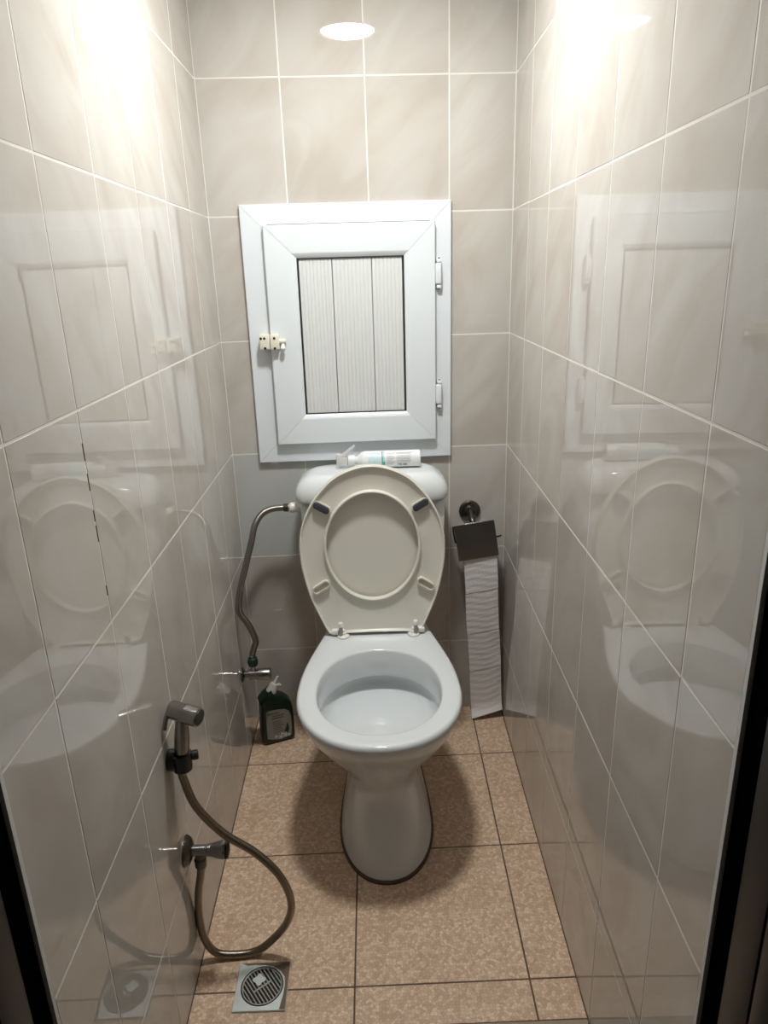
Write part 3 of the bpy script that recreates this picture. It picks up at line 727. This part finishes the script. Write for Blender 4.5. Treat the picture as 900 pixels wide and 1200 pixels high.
pth = [(.0258, -.875, .474), (.0270, -.875, .455), (.0420, -.872, .392), (.0830, -.864, .322), (.1384, -.857, .266), (.1808, -.858, .209), (.1985, -.858, .144), (.1865, -.856, .089), (.1520, -.853, .040), (.1180, -.853, .0125), (.0780, -.856, .0085), (.0390, -.858, .018), (.0190, -.858, .055), (.0140, -.857, .110), (.0185, -.857, .170), (.0290, -.858, .222), (.0315, -.858, .2405)]
tube('hose', rel(pth, bs), .0077, 'bidet_hose', bs, n=14, per=14)

bv = thing('bidet_valve', 'chrome angle valve with grey ribbed knob on left wall above drain', 'valve', (.0050, -.858, .278))
lathe_obj('wall_plate', [(.0290, .0005), (.0290, .003), (.0240, .010), (.0150, .014), (.0110, .015)], 'dark_metal', bv, axis=(1, 0, 0), n=36)
lathe_obj('valve_body', [(.0105, .012), (.0105, .042), (.0120, .044), (.0120, .050)], 'worn_chrome', bv, axis=(1, 0, 0), n=28)
lathe_obj('outlet', [(.0090, 0), (.0090, -.014), (.0115, -.016), (.0115, -.032), (.0090, -.036)], 'dark_metal', bv, axis=(0, 0, 1), origin=(.0265, 0, -.004), n=24)
V = []; n = 48; prof = [(.0115, .048), (.0125, .050), (.0170, .066), (.0185, .074), (.0185, .078), (.0170, .082), (.010, .084)]
rings = []
for rr, d in prof:
    rings.append([Vector((d, rr * (1 - .07 * (.5 + .5 * math.cos(8 * 2 * PI * i / n))) * math.cos(2 * PI * i / n), rr * (1 - .07 * (.5 + .5 * math.cos(8 * 2 * PI * i / n))) * math.sin(2 * PI * i / n))) for i in range(n)])
V, F = loft(rings[:5]); link('knob', V, F, 'worn_chrome', bv, smooth=True)
V, F = loft(rings[4:]); link('knob_cap', V, F, 'black_plastic', bv, auto=.7)

# ------------------------------------------------------------------ floor drain
dr = thing('floor_drain', 'square steel floor drain with round slotted grate, rusty along its edges', 'drain', (DR[0], DR[1], .0005), .0)
hs = DR[2]; n = 64; RD = .0415
sq = []; ci = []; co = []
for i in range(n):
    t = 2 * PI * i / n; c, s = math.cos(t), math.sin(t); k = hs / max(abs(c), abs(s)); sq.append((k * c, k * s))
V, F = loft([[Vector((x, y, .0002)) for x, y in sq], [Vector((x, y, .0020)) for x, y in sq], [Vector((x * .985, y * .985, .0030)) for x, y in sq],
             [Vector((RD * math.cos(2 * PI * i / n), RD * math.sin(2 * PI * i / n), .0030)) for i in range(n)], [Vector((RD * math.cos(2 * PI * i / n), RD * math.sin(2 * PI * i / n), .0006)) for i in range(n)]], False, False)
link('drain_plate', V, F, 'steel_plate', dr, auto=.6)
lathe_obj('drain_cup', [(RD - .0002, .0003), (RD - .0002, .0007)], 'drain_dark', dr, n=48)
# rust along two edges and one corner
prism('rust_stain', [(-.047, .0495), (.0495, .0495), (.0495, -.0490), (.0385, -.0490), (.0410, -.032), (.0432, -.020), (.0445, .0), (.0420, .018), (.0330, .0300), (.0190, .0405), (.002, .0440), (-.020, .0455), (-.034, .0440)], .0030, .00325, 'rust', dr, axis='z')
rg = []
for rr, z in ((.0388, .0010), (.0388, .0034), (.0375, .0036), (.0365, .0030), (.0365, .0010)): rg.append([Vector((rr * math.cos(2 * PI * i / n), rr * math.sin(2 * PI * i / n), z)) for i in range(n)])
V, F = loft(rg, False, False); link('grate_ring', V, F, 'grate_steel', dr, auto=.7)
ba = math.radians(-54); ca, sa = math.cos(ba), math.sin(ba); rotm = Matrix.Rotation(ba, 4, 'Z')
for k in range(-5, 6):
    off = k * .0064; hl = math.sqrt(.0368 ** 2 - off ** 2)
    box('grate_bar', (-hl, off - .0010, .0010), (hl, off + .0010, .0031), 'grate_steel', dr, mx=rotm)
box('cross_bar', (.0000, -.020, .0012), (.0032, .018, .0034), 'grate_steel', dr, mx=rotm)
P = [((.0110 + .0022 * math.cos(4 * t)) * math.cos(t) - .0015 - .006, (.0110 + .0022 * math.cos(4 * t)) * math.sin(t) + .013) for t in [2 * PI * i / 32 for i in range(32)]]
prism('grate_emblem', P, .0012, .0036, 'steel_plate', dr, axis='z')
